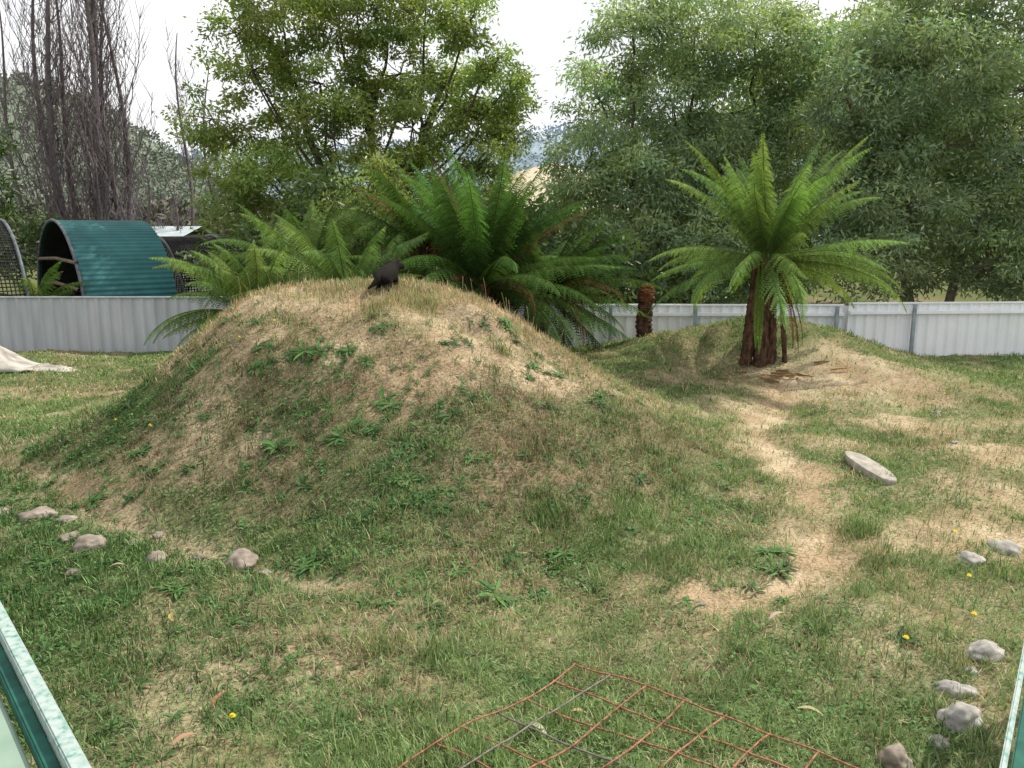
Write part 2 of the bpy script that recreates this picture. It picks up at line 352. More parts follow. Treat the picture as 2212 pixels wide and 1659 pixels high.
for i_,(x,y) in enumerate(wp):
    k=i_%12
    if k in used: o=protos[k].copy(); COL.objects.link(o)
    else: o=protos[k]; used.add(k)
    o.location=(x,y,H(x,y)+.006); q=gnormal(x,y).to_track_quat('Z','Y'); o.rotation_mode='QUATERNION'
    o.rotation_quaternion=q@Quaternion((0,0,1),r2.uniform(0,6.28)); s=r2.uniform(.6,1.15)*(1.15 if i_<57 else .75); o.scale=(s,s*r2.uniform(.8,1.2),s*r2.uniform(.6,1.0))
    tag(o,"broad leaved green plantain weed growing in dry grass","weed","plantain weeds on the mound")
Gs=Geo(); nn=0
while nn<1400:
    x=r2.uniform(-5.5,2.0); y=r2.uniform(3.2,8.8)
    if wok(x,y,.88,.36):
        nr=gnormal(x,y); ros_geo(Gs,r2,(x,y,H(x,y)+.012),int(r2.integers(5,9)),np.array([.065,.14,.042])*r2.uniform(.7,1.3),r2.uniform(.35,.7),(-nr.x/nr.z,-nr.y/nr.z)); nn+=1
o=Gs.build('small_leafy_weeds',M_weed,smooth=True); o["kind"]="stuff"

# ------------------------------------------------------------ stones
def stone(x,y,sx,sy,sz,rot,mat,label,seed,sink=.3,flat=False,name='stone'):
    bm=bmesh.new(); bmesh.ops.create_icosphere(bm,subdivisions=4,radius=1)
    for v in bm.verts:
        c=v.co.copy(); n1=mnoise.noise(c*1.1+Vector((seed*3.1,0,0))); n2=mnoise.noise(c*2.7+Vector((0,seed*1.7,0)))
        if flat:
            f=1/max(abs(c.x)**3.2+abs(c.y)**3.2,.02)**(1/3.2) if abs(c.z)<.8 else 1.0
            f=1+(min(f,1.35)-1)*.6
            c=Vector((c.x*f*(1+.14*n1),c.y*f*(1+.14*n1),max(-.55,min(.55,c.z*1.9))+.06*n2))
        else: c*=1+.36*n1+.16*n2+.05*mnoise.noise(c*7)
        v.co=Vector((c.x*sx,c.y*sy,c.z*sz))
    me=bpy.data.meshes.new(name); bm.to_mesh(me); bm.free()
    for p in me.polygons: p.use_smooth=True
    me.materials.append(mat); o=bpy.data.objects.new(name,me); COL.objects.link(o)
    o.location=(x,y,H(x,y)+sz*(1-2*sink)*.6); o.rotation_euler=(r2.uniform(-.12,.12),r2.uniform(-.12,.12),rot)
    tag(o,label,"stone","stones lying in the grass"); return o
st=[(-3.62,5.85,.17,.11,.08,.3,0),(-3.35,5.75,.10,.08,.05,1,0),(-2.93,5.28,.14,.11,.10,.2,0),(-2.72,5.42,.07,.06,.04,0,0),(-2.40,5.10,.085,.07,.07,.7,0),(-1.84,5.13,.14,.11,.12,.1,0),(-3.15,5.42,.09,.08,.06,.5,0),(-2.6,5.6,.06,.05,.04,.9,0),(-4.0,6.0,.12,.09,.06,.1,0),(-1.66,5.05,.06,.05,.03,.1,0),(-2.85,4.9,.07,.05,.03,.1,0),(-2.2,5.3,.06,.05,.04,.1,0),
 (3.45,5.35,.15,.12,.10,.2,1),(3.08,5.08,.12,.09,.07,.4,1),(2.46,3.84,.12,.09,.07,.3,1),(2.13,3.55,.12,.07,.06,-.4,1),(2.04,3.30,.15,.10,.08,.4,1),(1.60,3.0,.10,.08,.09,.9,0),(1.86,3.14,.05,.04,.03,0,1),(2.3,3.7,.05,.04,.03,0,1),(1.12,4.45,.04,.03,.02,0,0),(5.2,9.6,.06,.05,.04,0,1),(-1.6,3.6,.04,.03,.02,.3,0),(4.6,8.1,.05,.04,.03,0,1)]
for i_,(x,y,a,b,c_,r_,p) in enumerate(st):
    s_=.78 if not p else .82
    stone(x,y,a*s_,b*s_,c_*s_*.95,r_,M_pale if p else M_stone,"pale grey rounded stone half sunk in grass" if p else "brown grey rounded stone beside the worn dirt path",i_+1,.34)
stone(3.24,7.0,.11,.36,.07,.12,M_slab,"long flat grey stone slab lying in patchy grass",77,.1,True,'stone_slab')
# ------------------------------------------------------------ bleached bark slab / hollow log
def logpiece():
    G_=Geo(); n=40; k=18; V=[];F_=[]
    for a in range(n):
        t=a/(n-1); xx=-8.75+1.85*t; yy=12.75-.15*t+.04*math.sin(t*4)
        hh=(.36*(1-sstep(.15,.6,np.array(t)))+.07*(1-t)+.03*float(vn(np.array([t*9.]),np.array([1.]),2)[0])); wd=(.42*(1-t)**.45+.05)*(1+.25*(float(vn(np.array([t*7.]),np.array([3.]),2)[0])-.5))
        for b in range(k):
            an=math.pi*(b/(k-1)); wob=1+.10*(float(vn(np.array([t*8.]),np.array([an*2.]),6)[0])-.5)*2
            V.append((xx,yy+math.cos(an)*wd*wob,H(xx,yy)-.02+float(math.sin(an)**.7*hh*wob)+.03))
    for a in range(n-1):
        for b in range(k-1): F_.append([a*k+b,a*k+b+1,(a+1)*k+b+1,(a+1)*k+b])
    G_.add(V,F_,(.5,.5,.5)); o=G_.build('hollow_log',M_wood,smooth=True)
    s=o.modifiers.new('Solid','SOLIDIFY'); s.thickness=.035
    tag(o,"bleached grey hollow split log lying on grass near fence","log")
logpiece()

# ------------------------------------------------------------ box/rail helper
def box_between(name,p0,p1,wd,ht,mat,parent,bev=.004):
    p0=Vector(p0);p1=Vector(p1); d=(p1-p0); Ln=d.length
    bm=bmesh.new(); bmesh.ops.create_cube(bm,size=1)
    for v in bm.verts: v.co=Vector((v.co.x*Ln,v.co.y*wd,v.co.z*ht))
    if bev: bmesh.ops.bevel(bm,geom=bm.edges[:],offset=bev,segments=2,affect='EDGES')
    me=bpy.data.meshes.new(name); bm.to_mesh(me); bm.free(); me.materials.append(mat)
    o=bpy.data.objects.new(name,me); COL.objects.link(o)
    mid=(p0+p1)/2
    o.rotation_mode='QUATERNION'; o.rotation_quaternion=d.to_track_quat('X','Z')
    o.location=mid
    if parent: o.parent=parent; o.location=mid-parent.location
    return o

# ------------------------------------------------------------ corrugated fences
def fence(p0,p1,h,label,mat,posts,railz,pitch=.19):
    p0=np.array(p0);p1=np.array(p1); d=p1-p0; Ln=np.linalg.norm(d); d/=Ln; nrm=np.array([d[1],-d[0]])
    if nrm[1]>0: nrm=-nrm
    e=empty('corrugated_fence',(p0[0],p0[1],0),label,'fence')
    G_=Geo(); prof=[(0,0),(.62,0),(.70,.022),(.92,.022)]
    s=[];o_=[]
    k=0
    while k*pitch<Ln:
        for a,b in prof:
            s.append((k+a)*pitch); o_.append(b)
        k+=1
    s=np.array(s);o_=np.array(o_); P=p0[None]+d[None]*s[:,None]+nrm[None]*o_[:,None]
    hh=h+.006*np.sin(s*1.3)
    zb=np.full(len(s),-.12)
    V=np.concatenate([np.column_stack([P,zb]),np.column_stack([P,hh])]); n=len(s)
    F_=[[i,i+1,n+i+1,n+i] for i in range(n-1)]
    G_.add(V,F_,(.8,.8,.8)); G_.build('sheet',mat,e,(p0[0],p0[1],0))
    p3=lambda t,z,off:(p0[0]+d[0]*t+nrm[0]*off,p0[1]+d[1]*t+nrm[1]*off,z)
    box_between('top_cap',p3(0,h+.012,.01),p3(Ln,h+.012,.01),.055,.03,mat,e)
    if railz: box_between('rail',p3(0,railz,.052),p3(Ln,railz,.052),.045,.06,M_white_fence,e)
    for t in posts: box_between('post',p3(t,-.1,.105),p3(t,h+.0,.105),.055,.055,M_post,e)
    return e
fence((-15,14.9),(.9,14.9),.98,"long low corrugated steel fence greyed as if in shade",M_grey_fence,[],None,.21)
fence((.95,14.35),(5.9,14.3),.89,"low white corrugated steel fence with grey posts",M_white_fence,[.8,2.3,4.8],.74,.19)
fence((5.95,14.2),(14.5,14.75),.93,"white corrugated steel fence toned as if sunlit, beside lush grass",M_white_fence,[1.15,4.6,7.5],.78,.19)

# ------------------------------------------------------------ near railings
eL=empty('metal_railing',(-.95,1.63,0),"worn pale green steel railing with faded sheet ledge",'railing')
dl=np.array([-.658,.753]); pl=np.array([-.753,-.658]); P0=np.array([-.95,1.63])
def LP(t,o_,z): q=P0+dl*t+pl*o_; return (q[0],q[1],z)
box_between('top_rail',LP(-1.2,.022,.975),LP(2.6,.022,.975),.040,.05,M_railpale,eL)
box_between('lower_rail',LP(-1.2,.060,.935),LP(2.6,.060,.935),.034,.05,M_raildark,eL)
box_between('ledge',LP(-1.2,.41,.915),LP(2.6,.41,.915),.64,.015,M_ledge,eL)
for t in (-.9,2.3): box_between('post',LP(t,.03,-.05),LP(t,.03,.945),.04,.04,M_raildark,eL)
eR=empty('metal_railing',(1.108,1.63,0),"green painted steel railing with pale highlight strip on top edge",'railing')
dr_=np.array([.587,.81]); pr=np.array([.81,-.587]); P1=np.array([1.108,1.63])
def RP(t,o_,z): q=P1+dr_*t+pr*o_; return (q[0],q[1],z)
box_between('top_rail',RP(-1.2,.006,.985),RP(2.4,.006,.985),.014,.03,M_railpale,eR)  # thin pale strip stands in for the highlight along the rail edge
box_between('side_rail',RP(-1.2,.045,.965),RP(2.4,.045,.965),.05,.06,M_raildark,eR)
box_between('ledge',RP(-1.2,.20,.93),RP(2.4,.20,.93),.20,.02,M_ledge,eR)
for t in (-.9,2.2): box_between('post',RP(t,.05,-.05),RP(t,.05,.93),.045,.045,M_raildark,eR)

# ------------------------------------------------------------ rusty wire mesh panel
G_=Geo(); G2=Geo()
A=np.array([-.70,-.715]); Bv=np.array([.79,-.613]); ap=np.array([.32,3.72])
rw=np.random.default_rng(3)
z00=H(.3,3.3)
def pz(p,q=0): return height(p[:,0],p[:,1])*.4+z00*.6+.065+.012*np.sin(p[:,0]*5+p[:,1]*3)+q
def wire(a0,dv,Ln,q,GG,ph):
    s=np.linspace(0,Ln,40); perp=np.array([-dv[1],dv[0]]); P=a0[None]+dv[None]*s[:,None]+perp[None]*(.012*np.sin(s*6+ph)+.01*np.sin(s*2.3+ph*2))[:,None]
    GG.tube(np.column_stack([P,pz(P,q)]),.0045,(.4,.2,.1),6)
for i_ in range(9):
    wire(ap+A*i_*.185,Bv,1.6,0,G2 if i_ in (3,) else G_,i_*1.3)
for i_ in range(9):
    wire(ap+Bv*i_*.2,A,1.48,.007,G2 if i_ in (1,) else G_,i_*2.1)
e=empty('wire_mesh_panel',(.34,3.78,0),"rusty welded wire mesh panel lying flat on grass",'wire mesh')
G_.build('rusty_wires',M_rust,e,(.34,3.78,0),True); G2.build('grey_wires',M_wire,e,(.34,3.78,0),True)

# ------------------------------------------------------------ fallen leaves, dandelions
def fallen(x,y,rot,Ln,c):
    Ln*=.85
    G_=Geo(); S=np.linspace(0,1,8); w_=np.sin(S**.8*math.pi)*.20*Ln*.5+.001; cv=.25*Ln*np.sin(S*math.pi)
    V=np.stack([np.column_stack([S*Ln,-w_+cv*.4,cv*.4+.25*w_]),np.column_stack([S*Ln,cv*.4,cv*.3]),np.column_stack([S*Ln,w_+cv*.4,cv*.4+.3*w_])],1).reshape(-1,3)
    G_.add(V,[[a*3+b,a*3+b+1,a*3+4+b,a*3+3+b] for a in range(7) for b in range(2)],np.array(c)*.85)
    o=G_.build('fallen_leaf',M_weed,smooth=True); o.location=(x,y,H(x,y)+.045); o.rotation_euler=(rw.uniform(-.3,.3),rw.uniform(-.3,.3),rot)
    tag(o,"curled dry brown gum leaf fallen on grass","leaf","fallen dry leaves")
for x,y,r_,l,c in [(-1.4,3.4,1.2,.15,(.42,.22,.12)),(-1.47,3.12,.9,.14,(.45,.27,.17)),(-1.9,4.18,2.0,.13,(.5,.38,.14)),(-2.6,4.85,0,.14,(.5,.38,.32)),(1.42,4.12,.4,.13,(.55,.42,.32)),(1.3,3.33,-.5,.14,(.48,.42,.24)),(.05,3.28,-.7,.17,(.62,.55,.42)),(.27,3.36,.2,.10,(.5,.36,.2)),(-.3,6.2,.2,.13,(.45,.3,.18)),(-.95,7.3,1,.12,(.5,.33,.2)),(.55,6.5,1.9,.12,(.5,.38,.25)),(2.2,6.2,.5,.12,(.5,.4,.26)),(-1.1,4.6,.1,.11,(.4,.27,.15))]:
    fallen(x,y,r_,l,c)
def dandelion(x,y,s=1):
    G_=Geo(); z=.07; G_.tube([(0,0,0),(.002,0,z*.5),(.004,.002,z)],.0015,(.15,.22,.06),4)
    for ring,(rr,zz) in enumerate([(.020,.0),(.014,.005),(.008,.008)]):
        a=np.arange(12)*math.pi/6+ring*.3; n=12; d=np.column_stack([np.cos(a),np.sin(a),np.full(n,.15+.3*ring)]); sd=np.column_stack([-np.sin(a),np.cos(a),np.zeros(n)])
        G_.leaves(np.tile([.004,.002,z+zz],(n,1)),d,sd,rr,.007,np.tile([.80,.62,.02],(n,1)),midt=.7)
    o=G_.build('dandelion_flower',M_weed); o.location=(x,y,H(x,y)); o.scale=(s,s,1)
    tag(o,"small yellow dandelion flower on a short stem","flower","yellow dandelion flowers")
for x,y in [(2.07,3.9),(2.85,4.7),(-1.28,3.32),(-2.6,7.6),(-2.3,7.75),(-3.2,6.9),(-1.2,7.9),(4.4,10.4),(3.2,5.5),(-3.7,7.3),(5.6,10.2),(2.6,4.2)]: dandelion(x,y,.85)

# ------------------------------------------------------------ tree ferns
def add_frond(G_,base,az,e0,Ln,droop,W,col,r,n=34,teeth=7,curl=0,hang=.5,fat=1.0):
    S=np.linspace(0,1,24); el=e0-droop*S**1.9; ds=Ln/23
    azs=az+curl*S**2
    pts=np.zeros((24,3)); st_=np.column_stack([np.cos(el)*np.cos(azs),np.cos(el)*np.sin(azs),np.sin(el)])*ds
    pts[1:]=np.cumsum(st_[:-1],0); pts+=np.array(base)
    T=unit(np.gradient(pts,axis=0))
    G_.tube(pts,np.linspace(.012,.003,24),np.array(col)*.8+np.array([.03,.02,0]),4)
    s=np.linspace(.09,.995,n)
    P=np.column_stack([np.interp(s,S,pts[:,a]) for a in range(3)]); TT=unit(np.column_stack([np.interp(s,S,T[:,a]) for a in range(3)]))
    sd0=unit(np.column_stack([-np.sin(np.interp(s,S,azs)),np.cos(np.interp(s,S,azs)),np.zeros(n)]))
    w_=W*np.where(s<.4,(s/.4)**.55,1-np.clip((s-.4)/.6,0,1)**1.7*.95)*r.uniform(.82,1.12,n)
    for sg in (1,-1):
        dr=unit(sd0*sg*.85+TT*.48+np.array([0,0,-hang])+r.normal(0,.13,(n,3)))
        t=np.linspace(.06,1,teeth)
        pos=P[:,None,:]+dr[:,None,:]*(w_[:,None]*t[None])[...,None]+np.array([0,0,-1.])*(w_[:,None]*t[None]**2*.35)[...,None]
        for s2 in (1,-1):
            ld_=unit(TT[:,None,:]*s2*.8+dr[:,None,:]*.7+np.zeros((n,teeth,1)))
            Ll=(Ln/n*.85*fat+.008)*(1-.6*t)[None]*np.ones((n,1))*np.clip(w_/W+.35,0,1)[:,None]
            wd=np.maximum(w_/teeth*1.0*fat,.011)[:,None]*np.ones((1,teeth))
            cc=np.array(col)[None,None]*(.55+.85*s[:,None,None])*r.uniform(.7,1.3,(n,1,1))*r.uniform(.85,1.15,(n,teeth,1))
            m=n*teeth
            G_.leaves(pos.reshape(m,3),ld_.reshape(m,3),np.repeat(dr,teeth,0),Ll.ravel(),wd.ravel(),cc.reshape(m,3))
def rough_trunk(name,pts,rad,mat,parent,base,seed,k=18,amp=.22):
    pts=np.array(pts,float); S=np.linspace(0,1,len(pts)); s=np.linspace(0,1,44)
    P=np.column_stack([np.interp(s,S,pts[:,a]) for a in range(3)]); rr=np.interp(s,S,rad)
    r=np.random.default_rng(seed); V=[]
    for i_ in range(44):
        for j_ in range(k):
            a=j_*2*math.pi/k; q=rr[i_]*(1+amp*(r.random()-.5)*1.6+.08*math.sin(a*3+i_*.3))
            V.append(P[i_]+np.array([math.cos(a)*q,math.sin(a)*q,0]))
    F_=[[i_*k+j_,i_*k+(j_+1)%k,(i_+1)*k+(j_+1)%k,(i_+1)*k+j_] for i_ in range(43) for j_ in range(k)]
    F_+= [[43*k+a,43*k+a+1,43*k+k-2-a,43*k+k-1-a] for a in range(k//2-1)]
    G_=Geo(); G_.add(V,F_,(.1,.07,.04)); return G_.build(name,mat,parent,base,smooth=False)
def tree_fern(x,y,zc,nf,Ln,label,seed,col=(.13,.22,.045),elev=(.2,1.35),dead=6,trunks=None,W=.2,droop=(.7,1.5),deadlen=1.0,ndetail=34,pw=.8,hang=.5,extra=(),fat=1.15,vase=0,conv=.6,vr=(.85,1.35)):
    r=np.random.default_rng(seed); z0=H(x,y)
    e=empty('tree_fern',(x,y,z0),label,'tree fern'); b=(x,y,z0)
    for i_,(dx,dy,r0,r1) in enumerate(trunks or [(0,0,.15,.12)]):
        rough_trunk('trunk',[(x+dx,y+dy,H(x+dx,y+dy)-.05),(x+dx*(conv*.5+.5),y+dy,z0+(zc-z0)*.5),(x+dx*conv,y+dy*.6,zc+.04)],[r0,(r0+r1)/2,r1],M_fibre,e,b,seed+i_)
    G_=Geo()
    for i_ in range(nf):
        u=(i_+.5)/nf; e0=elev[0]+(elev[1]-elev[0])*u**pw+r.normal(0,.10)
        dro=r.uniform(*droop)
        if vase and u>1-vase: e0=r.uniform(*vr); dro=r.uniform(.35,1.15)
        az=i_*2.39996+r.uniform(-.4,.4)
        L_=Ln*r.uniform(.78,1.08); cc=np.array(col)*r.uniform(.7,1.3)*np.array([r.uniform(.85,1.15),1,r.uniform(.8,1.1)])
        add_frond(G_,(x+.06*math.cos(az),y+.06*math.sin(az),zc+.05*u),az,e0,L_,dro,W*r.uniform(.8,1.15),cc,r,n=ndetail,curl=r.normal(0,.3),hang=hang,fat=fat)
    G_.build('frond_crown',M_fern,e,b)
    if dead or extra:
        D=Geo()
        for i_ in range(dead):
            az=r.uniform(0,6.28); cc=np.array([.14,.085,.045])*r.uniform(.5,1.3)
            add_frond(D,(x+.1*math.cos(az),y+.1*math.sin(az),zc-.02),az,r.uniform(-.3,.5),Ln*r.uniform(.45,.75)*deadlen,r.uniform(1.3,2.1),W*.45,cc,r,n=26,teeth=4)
        for az,e0,L_,dro in extra:
            add_frond(D,(x,y,zc),az,e0,L_,dro,W*.6,np.array([.13,.08,.045]),r,n=36,teeth=5)
        D.build('dead_fronds',M_fern,e,b)
    return e
eF=tree_fern(3.62,11.5,1.78,56,1.95,"tall bright green tree fern with several brown trunks",11,col=(.165,.26,.085),elev=(-.2,1.0),dead=0,
   trunks=[(-.24,0,.085,.075),(-.05,-.04,.095,.08),(.13,.02,.08,.07),(.34,.0,.035,.03)],W=.20,droop=(.5,1.4),ndetail=46,pw=.85,hang=.6,fat=1.1,conv=.5,vase=.58,vr=(.80,1.30))
D=Geo(); r=np.random.default_rng(19); zf=H(3.62,11.5)
for dx,dy,cc,az in [(.22,-.1,(.18,.08,.04),-.4),(.18,-.15,(.15,.07,.04),-.9),(.24,.05,(.19,.09,.05),.5)]:
    add_frond(D,(3.62+dx*.6,11.5+dy*.5,1.78),az,-1.1,1.4*r.uniform(.85,1.0),.45,.05,cc,r,n=36,teeth=4)
D.build('dead_fronds',M_fern,eF,(3.62,11.5,zf))
D=Geo()
for dx in (-.16,-.11): add_frond(D,(3.62+dx,11.38,1.75),-1.8,-1.2,1.3*r.uniform(.8,1),.4,.06,(.17,.28,.06),r,n=36,teeth=5)
D.build('hanging_fronds',M_fern,eF,(3.62,11.5,zf))
tree_fern(-.45,11.75,1.40,64,2.15,"large dark green tree fern with long arching fronds",21,col=(.07,.135,.040),elev=(-.1,1.0),dead=8,W=.23,droop=(.5,1.3),ndetail=48,pw=.8,vase=.5,fat=1.15,extra=[(.25,.75,2.0,.5),(2.6,1.3,2.0,.5)])
tree_fern(.45,12.9,1.2,44,1.9,"dark tree fern with brown dead fronds behind mound",22,col=(.05,.095,.03),elev=(-.5,1.2),dead=14,W=.22,droop=(.4,1.2),deadlen=1.3,pw=.9,fat=1.25)
tree_fern(-2.35,11.6,1.25,36,1.7,"spreading green tree fern with low arching fronds",23,col=(.15,.225,.08),elev=(-.1,1.0),dead=2,W=.21,droop=(.5,1.4),ndetail=42,hang=.7)
tree_fern(-3.75,11.9,.95,38,1.65,"bright green tree fern beside grey fence",24,col=(.13,.20,.07),elev=(-.1,1.2),dead=0,W=.2,droop=(.6,1.5),ndetail=42,hang=.7)
tree_fern(-3.3,13.1,1.4,28,1.7,"green tree fern growing behind the mound",26,col=(.10,.165,.055),elev=(.0,1.3),dead=2,W=.2,droop=(.5,1.4))
tree_fern(-1.45,13.2,1.9,30,1.7,"tree fern with rusty brown old fronds",25,col=(.06,.115,.035),elev=(.0,1.3),dead=14,W=.22,droop=(.5,1.4),deadlen=1.4,extra=[(3.0,1.2,1.6,.5),(3.4,1.0,1.5,.9)])
tree_fern(-9.6,16.2,.7,14,1.1,"small fern growing beyond the grey fence",27,col=(.12,.2,.05),elev=(.1,1.2),dead=0,W=.16,ndetail=24)
e=empty('fern_stump',(2.15,13.0,H(2.15,13.0)),"short rusty brown fern trunk with rounded bare top",'fern stump')
z0=H(2.15,13.0)
rough_trunk('trunk',[(2.15,13,z0-.1),(2.15,13,z0+.35),(2.16,13,z0+.58)],[.14,.12,.11],M_fibre,e,(2.15,13,z0),5)
rough_trunk('crown_knob',[(2.16,13,z0+.56),(2.16,13,z0+.62),(2.165,13,z0+.72),(2.17,13,z0+.82),(2.17,13,z0+.87)],[.11,.13,.13,.10,.04],M_rust_trunk,e,(2.15,13,z0),6)
D=Geo(); r=np.random.default_rng(29)
for q in range(22):
    a=r.uniform(0,6.28); px=3.7+r.normal(0,.4); py=11.2+r.normal(0,.25)
    add_frond(D,(px,py,H(px,py)+.04),a,.12,r.uniform(.15,.4),.25,.035,np.array([.26,.16,.09])*r.uniform(.7,1.4),r,n=14,teeth=3)
o=D.build('fern_litter',M_fern); o["kind"]="stuff"

# ------------------------------------------------------------ broadleaf trees
def tree(name,label,cat,base,fork,lobes,yc,yspread,seed,col,clumps=26,lv=70,Ll=.12,Lw=.028,trunk_r=.16,barkc=(.10,.085,.07),sig=.2,droop=.3,stems=1):
    r=np.random.default_rng(seed); x0,y0=base; z0=H(x0,y0)
    e=empty(name,(x0,y0,z0),label,cat)
    T_=Geo(); C_=Geo(); fk=np.array(fork,float)
    tops=[]
    for s_ in range(stems):
        off=np.array([r.uniform(-.5,.5)*(s_>0),r.uniform(-.3,.3)*(s_>0),0]); top=fk+np.array([(s_-(stems-1)/2)*1.6,r.uniform(-.5,.5),r.uniform(-.3,.8)]) if stems>1 else fk
        tt=np.linspace(0,1,12)[:,None]; p=np.array([x0,y0,z0-.1])+off+(top-np.array([x0,y0,z0-.1])-off)*tt+np.column_stack([.12*np.sin(tt*5+s_),.1*np.sin(tt*4),0*tt])
        T_.tube(p,np.linspace(trunk_r,trunk_r*.5,12),np.array(barkc),9); tops.append(p)
    for (lx,lz,lr) in lobes:
        ly=yc+r.uniform(-1,1)*yspread; c0=np.array([lx,ly,lz])
        tp=tops[int(np.argmin([np.linalg.norm(t[-1]-c0) for t in tops]))]
        st_=tp[min(11,max(4,int(11*np.clip((lz-z0)/(fk[2]-z0+.01)*.55,0,1))))]
        tt=np.linspace(0,1,10)[:,None]; mid=np.array([0,0,-.25])*np.linalg.norm(c0-st_)*.3
        p=st_+(c0-st_)*tt+mid*np.sin(tt*math.pi)+.06*r.normal(size=(10,3))*np.sin(tt*math.pi)
        T_.tube(p,np.linspace(trunk_r*.36,.02,10),np.array(barkc)*r.uniform(.8,1.2),6)
        n=int(clumps*lr*lr*r.uniform(.85,1.15)); dv=unit(r.normal(size=(n,3))); rad=lr*(.35+.68*r.random(n)**.5)
        cc=c0+dv*rad[:,None]*np.array([1,1,.85])
        for q in range(min(n,10)):
            tt=np.linspace(0,1,5)[:,None]; p=c0+(cc[q]-c0)*tt+.05*r.normal(size=(5,3))*tt*(1-tt)*3
            T_.tube(p,np.linspace(.016,.004,5),np.array(barkc)*.9,4)
        m=n*lv; lb=r.uniform(.85,1.15); cb=lb*r.uniform(.65,1.3,n)*(.78+.44*(dv[:,2]*.5+.5)); hue=r.uniform(-1,1,n)  # upper clumps painted lighter, lower ones darker, as if lit from above
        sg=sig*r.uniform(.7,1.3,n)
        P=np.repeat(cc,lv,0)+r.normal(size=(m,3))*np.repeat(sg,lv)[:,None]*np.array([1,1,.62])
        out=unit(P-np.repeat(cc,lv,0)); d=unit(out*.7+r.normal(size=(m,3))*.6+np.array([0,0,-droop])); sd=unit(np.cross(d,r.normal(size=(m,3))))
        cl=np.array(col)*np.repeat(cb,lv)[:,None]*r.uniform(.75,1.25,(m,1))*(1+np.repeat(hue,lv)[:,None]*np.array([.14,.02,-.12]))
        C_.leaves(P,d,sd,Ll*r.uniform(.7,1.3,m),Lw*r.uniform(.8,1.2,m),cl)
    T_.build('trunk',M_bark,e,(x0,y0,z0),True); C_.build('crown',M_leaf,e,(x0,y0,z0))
    return e
tree('wattle_tree',"tall airy yellow green wattle tree behind tree ferns",'tree',(-3.5,20),(-3.3,20,5.2),
 [(-5.2,7.0,1.15),(-3.6,7.2,1.2),(-1.95,7.2,1.2),(-.95,6.8,.75),(-6.05,5.85,1.0),(-4.5,5.6,1.25),(-2.7,5.95,1.25),(-1.2,5.6,1.15),(-.2,5.5,.85),(-6.95,4.75,.85),(-5.6,4.35,1.15),(-4.05,4.25,1.05),(-2.3,4.55,1.15),(-.75,4.75,.85),(-7.0,3.8,.85),(-5.7,3.4,1.1),(-3.85,3.2,1.15),(-2.3,3.5,.95),(-6.7,2.7,.8),(-5.0,2.4,.9),(-2.75,8.3,1.1),(-4.5,8.2,1.0),(-6.4,6.7,.5),(-.3,6.2,.4),(-.6,3.9,.8),(-.1,4.6,.6),(-.5,3.2,.6)],
 20,1.2,51,(.225,.295,.08),clumps=26,lv=130,Ll=.125,Lw=.046,trunk_r=.14,stems=3,sig=.155)
tree('willow_leaf_wattle',"dense grey green tree with fine drooping foliage",'tree',(4.2,18.8),(4.2,18.8,4.0),
 [(2.5,6.25,1.05),(3.85,6.25,1.15),(5.25,6.45,1.15),(6.1,5.85,1.0),(2.0,5.05,1.0),(3.5,5.0,1.2),(5.05,4.85,1.2),(6.3,4.4,1.1),(1.7,3.7,1.0),(3.0,3.5,1.2),(4.55,3.4,1.2),(1.5,2.5,.95),(2.7,2.1,1.1),(4.25,2.0,1.1),(5.9,2.7,1.1),(1.5,1.3,.95),(3.0,1.0,1.0),(4.5,1.0,1.0),(6.0,1.3,1.0),(7.2,3.3,1.0)],
 18.3,.9,52,(.27,.36,.20),clumps=36,lv=130,Ll=.13,Lw=.038,trunk_r=.12,stems=3,droop=.5,sig=.175)
tree('willow_leaf_wattle',"large grey green tree with exposed pale branches",'tree',(8.8,17.4),(8.8,17.4,3.8),
 [(7.9,6.4,1.0),(9.1,6.9,1.2),(10.3,6.6,1.3),(7.0,5.55,.9),(8.2,5.2,1.15),(9.5,5.4,1.2),(10.8,5.1,1.2),(6.5,4.65,.95),(7.5,4.0,1.1),(8.8,3.9,1.15),(10.1,3.8,1.2),(6.7,2.9,.95),(8.0,2.75,.9),(9.3,2.65,1.1),(10.7,2.6,1.1),(7,1.65,.95),(8.4,1.55,1),(9.8,1.5,1),(11,1.4,1),(9.5,7.9,1.1),(11.3,7.6,1.1),(11.8,6.0,1.1),(12.,4.2,1.1),(12.3,2.4,1.1)],
 17,.9,53,(.27,.355,.205),clumps=33,lv=125,Ll=.125,Lw=.037,trunk_r=.11,barkc=(.22,.19,.15),stems=3,droop=.4,sig=.175)
tree('dark_backing_tree',"dark olive tree standing behind paler wattles",'tree',(8.5,24),(8.5,24,4.5),
 [(9.4,7.0,1.2),(8.2,6.4,1.1),(10.6,7.4,1.3),(4.0,3.6,1.6),(6.2,4.4,1.6),(8.5,5.3,1.6),(10.8,5.4,1.7),(13,6,1.8),(5.2,1.8,1.6),(7.8,2.4,1.6),(10.6,2.6,1.7),(13.2,3.2,1.8),(3.6,1.6,1.3),(14.5,7.5,1.5)],
 24,.8,54,(.14,.19,.08),clumps=15,lv=70,Ll=.24,Lw=.09,trunk_r=.2,sig=.3,stems=2)
tree('dark_shrub',"dense dark green shrub behind the tree ferns",'shrub',(-.9,15.9),(-.9,15.9,1.2),
 [(-2.3,1.6,.9),(-1.1,2.1,.9),(0.0,2.3,.8),(.6,1.4,.8),(-.4,1.0,.8),(-3.5,1.4,.8),(-4.6,1.8,.8),(1.3,.9,.6),(-5.8,1.5,.6),(-3.6,2.5,.8),(1.5,1.9,.6),(2.3,1.0,.7)],
 16,.4,55,(.06,.10,.035),clumps=34,lv=60,Ll=.16,Lw=.06,trunk_r=.07)
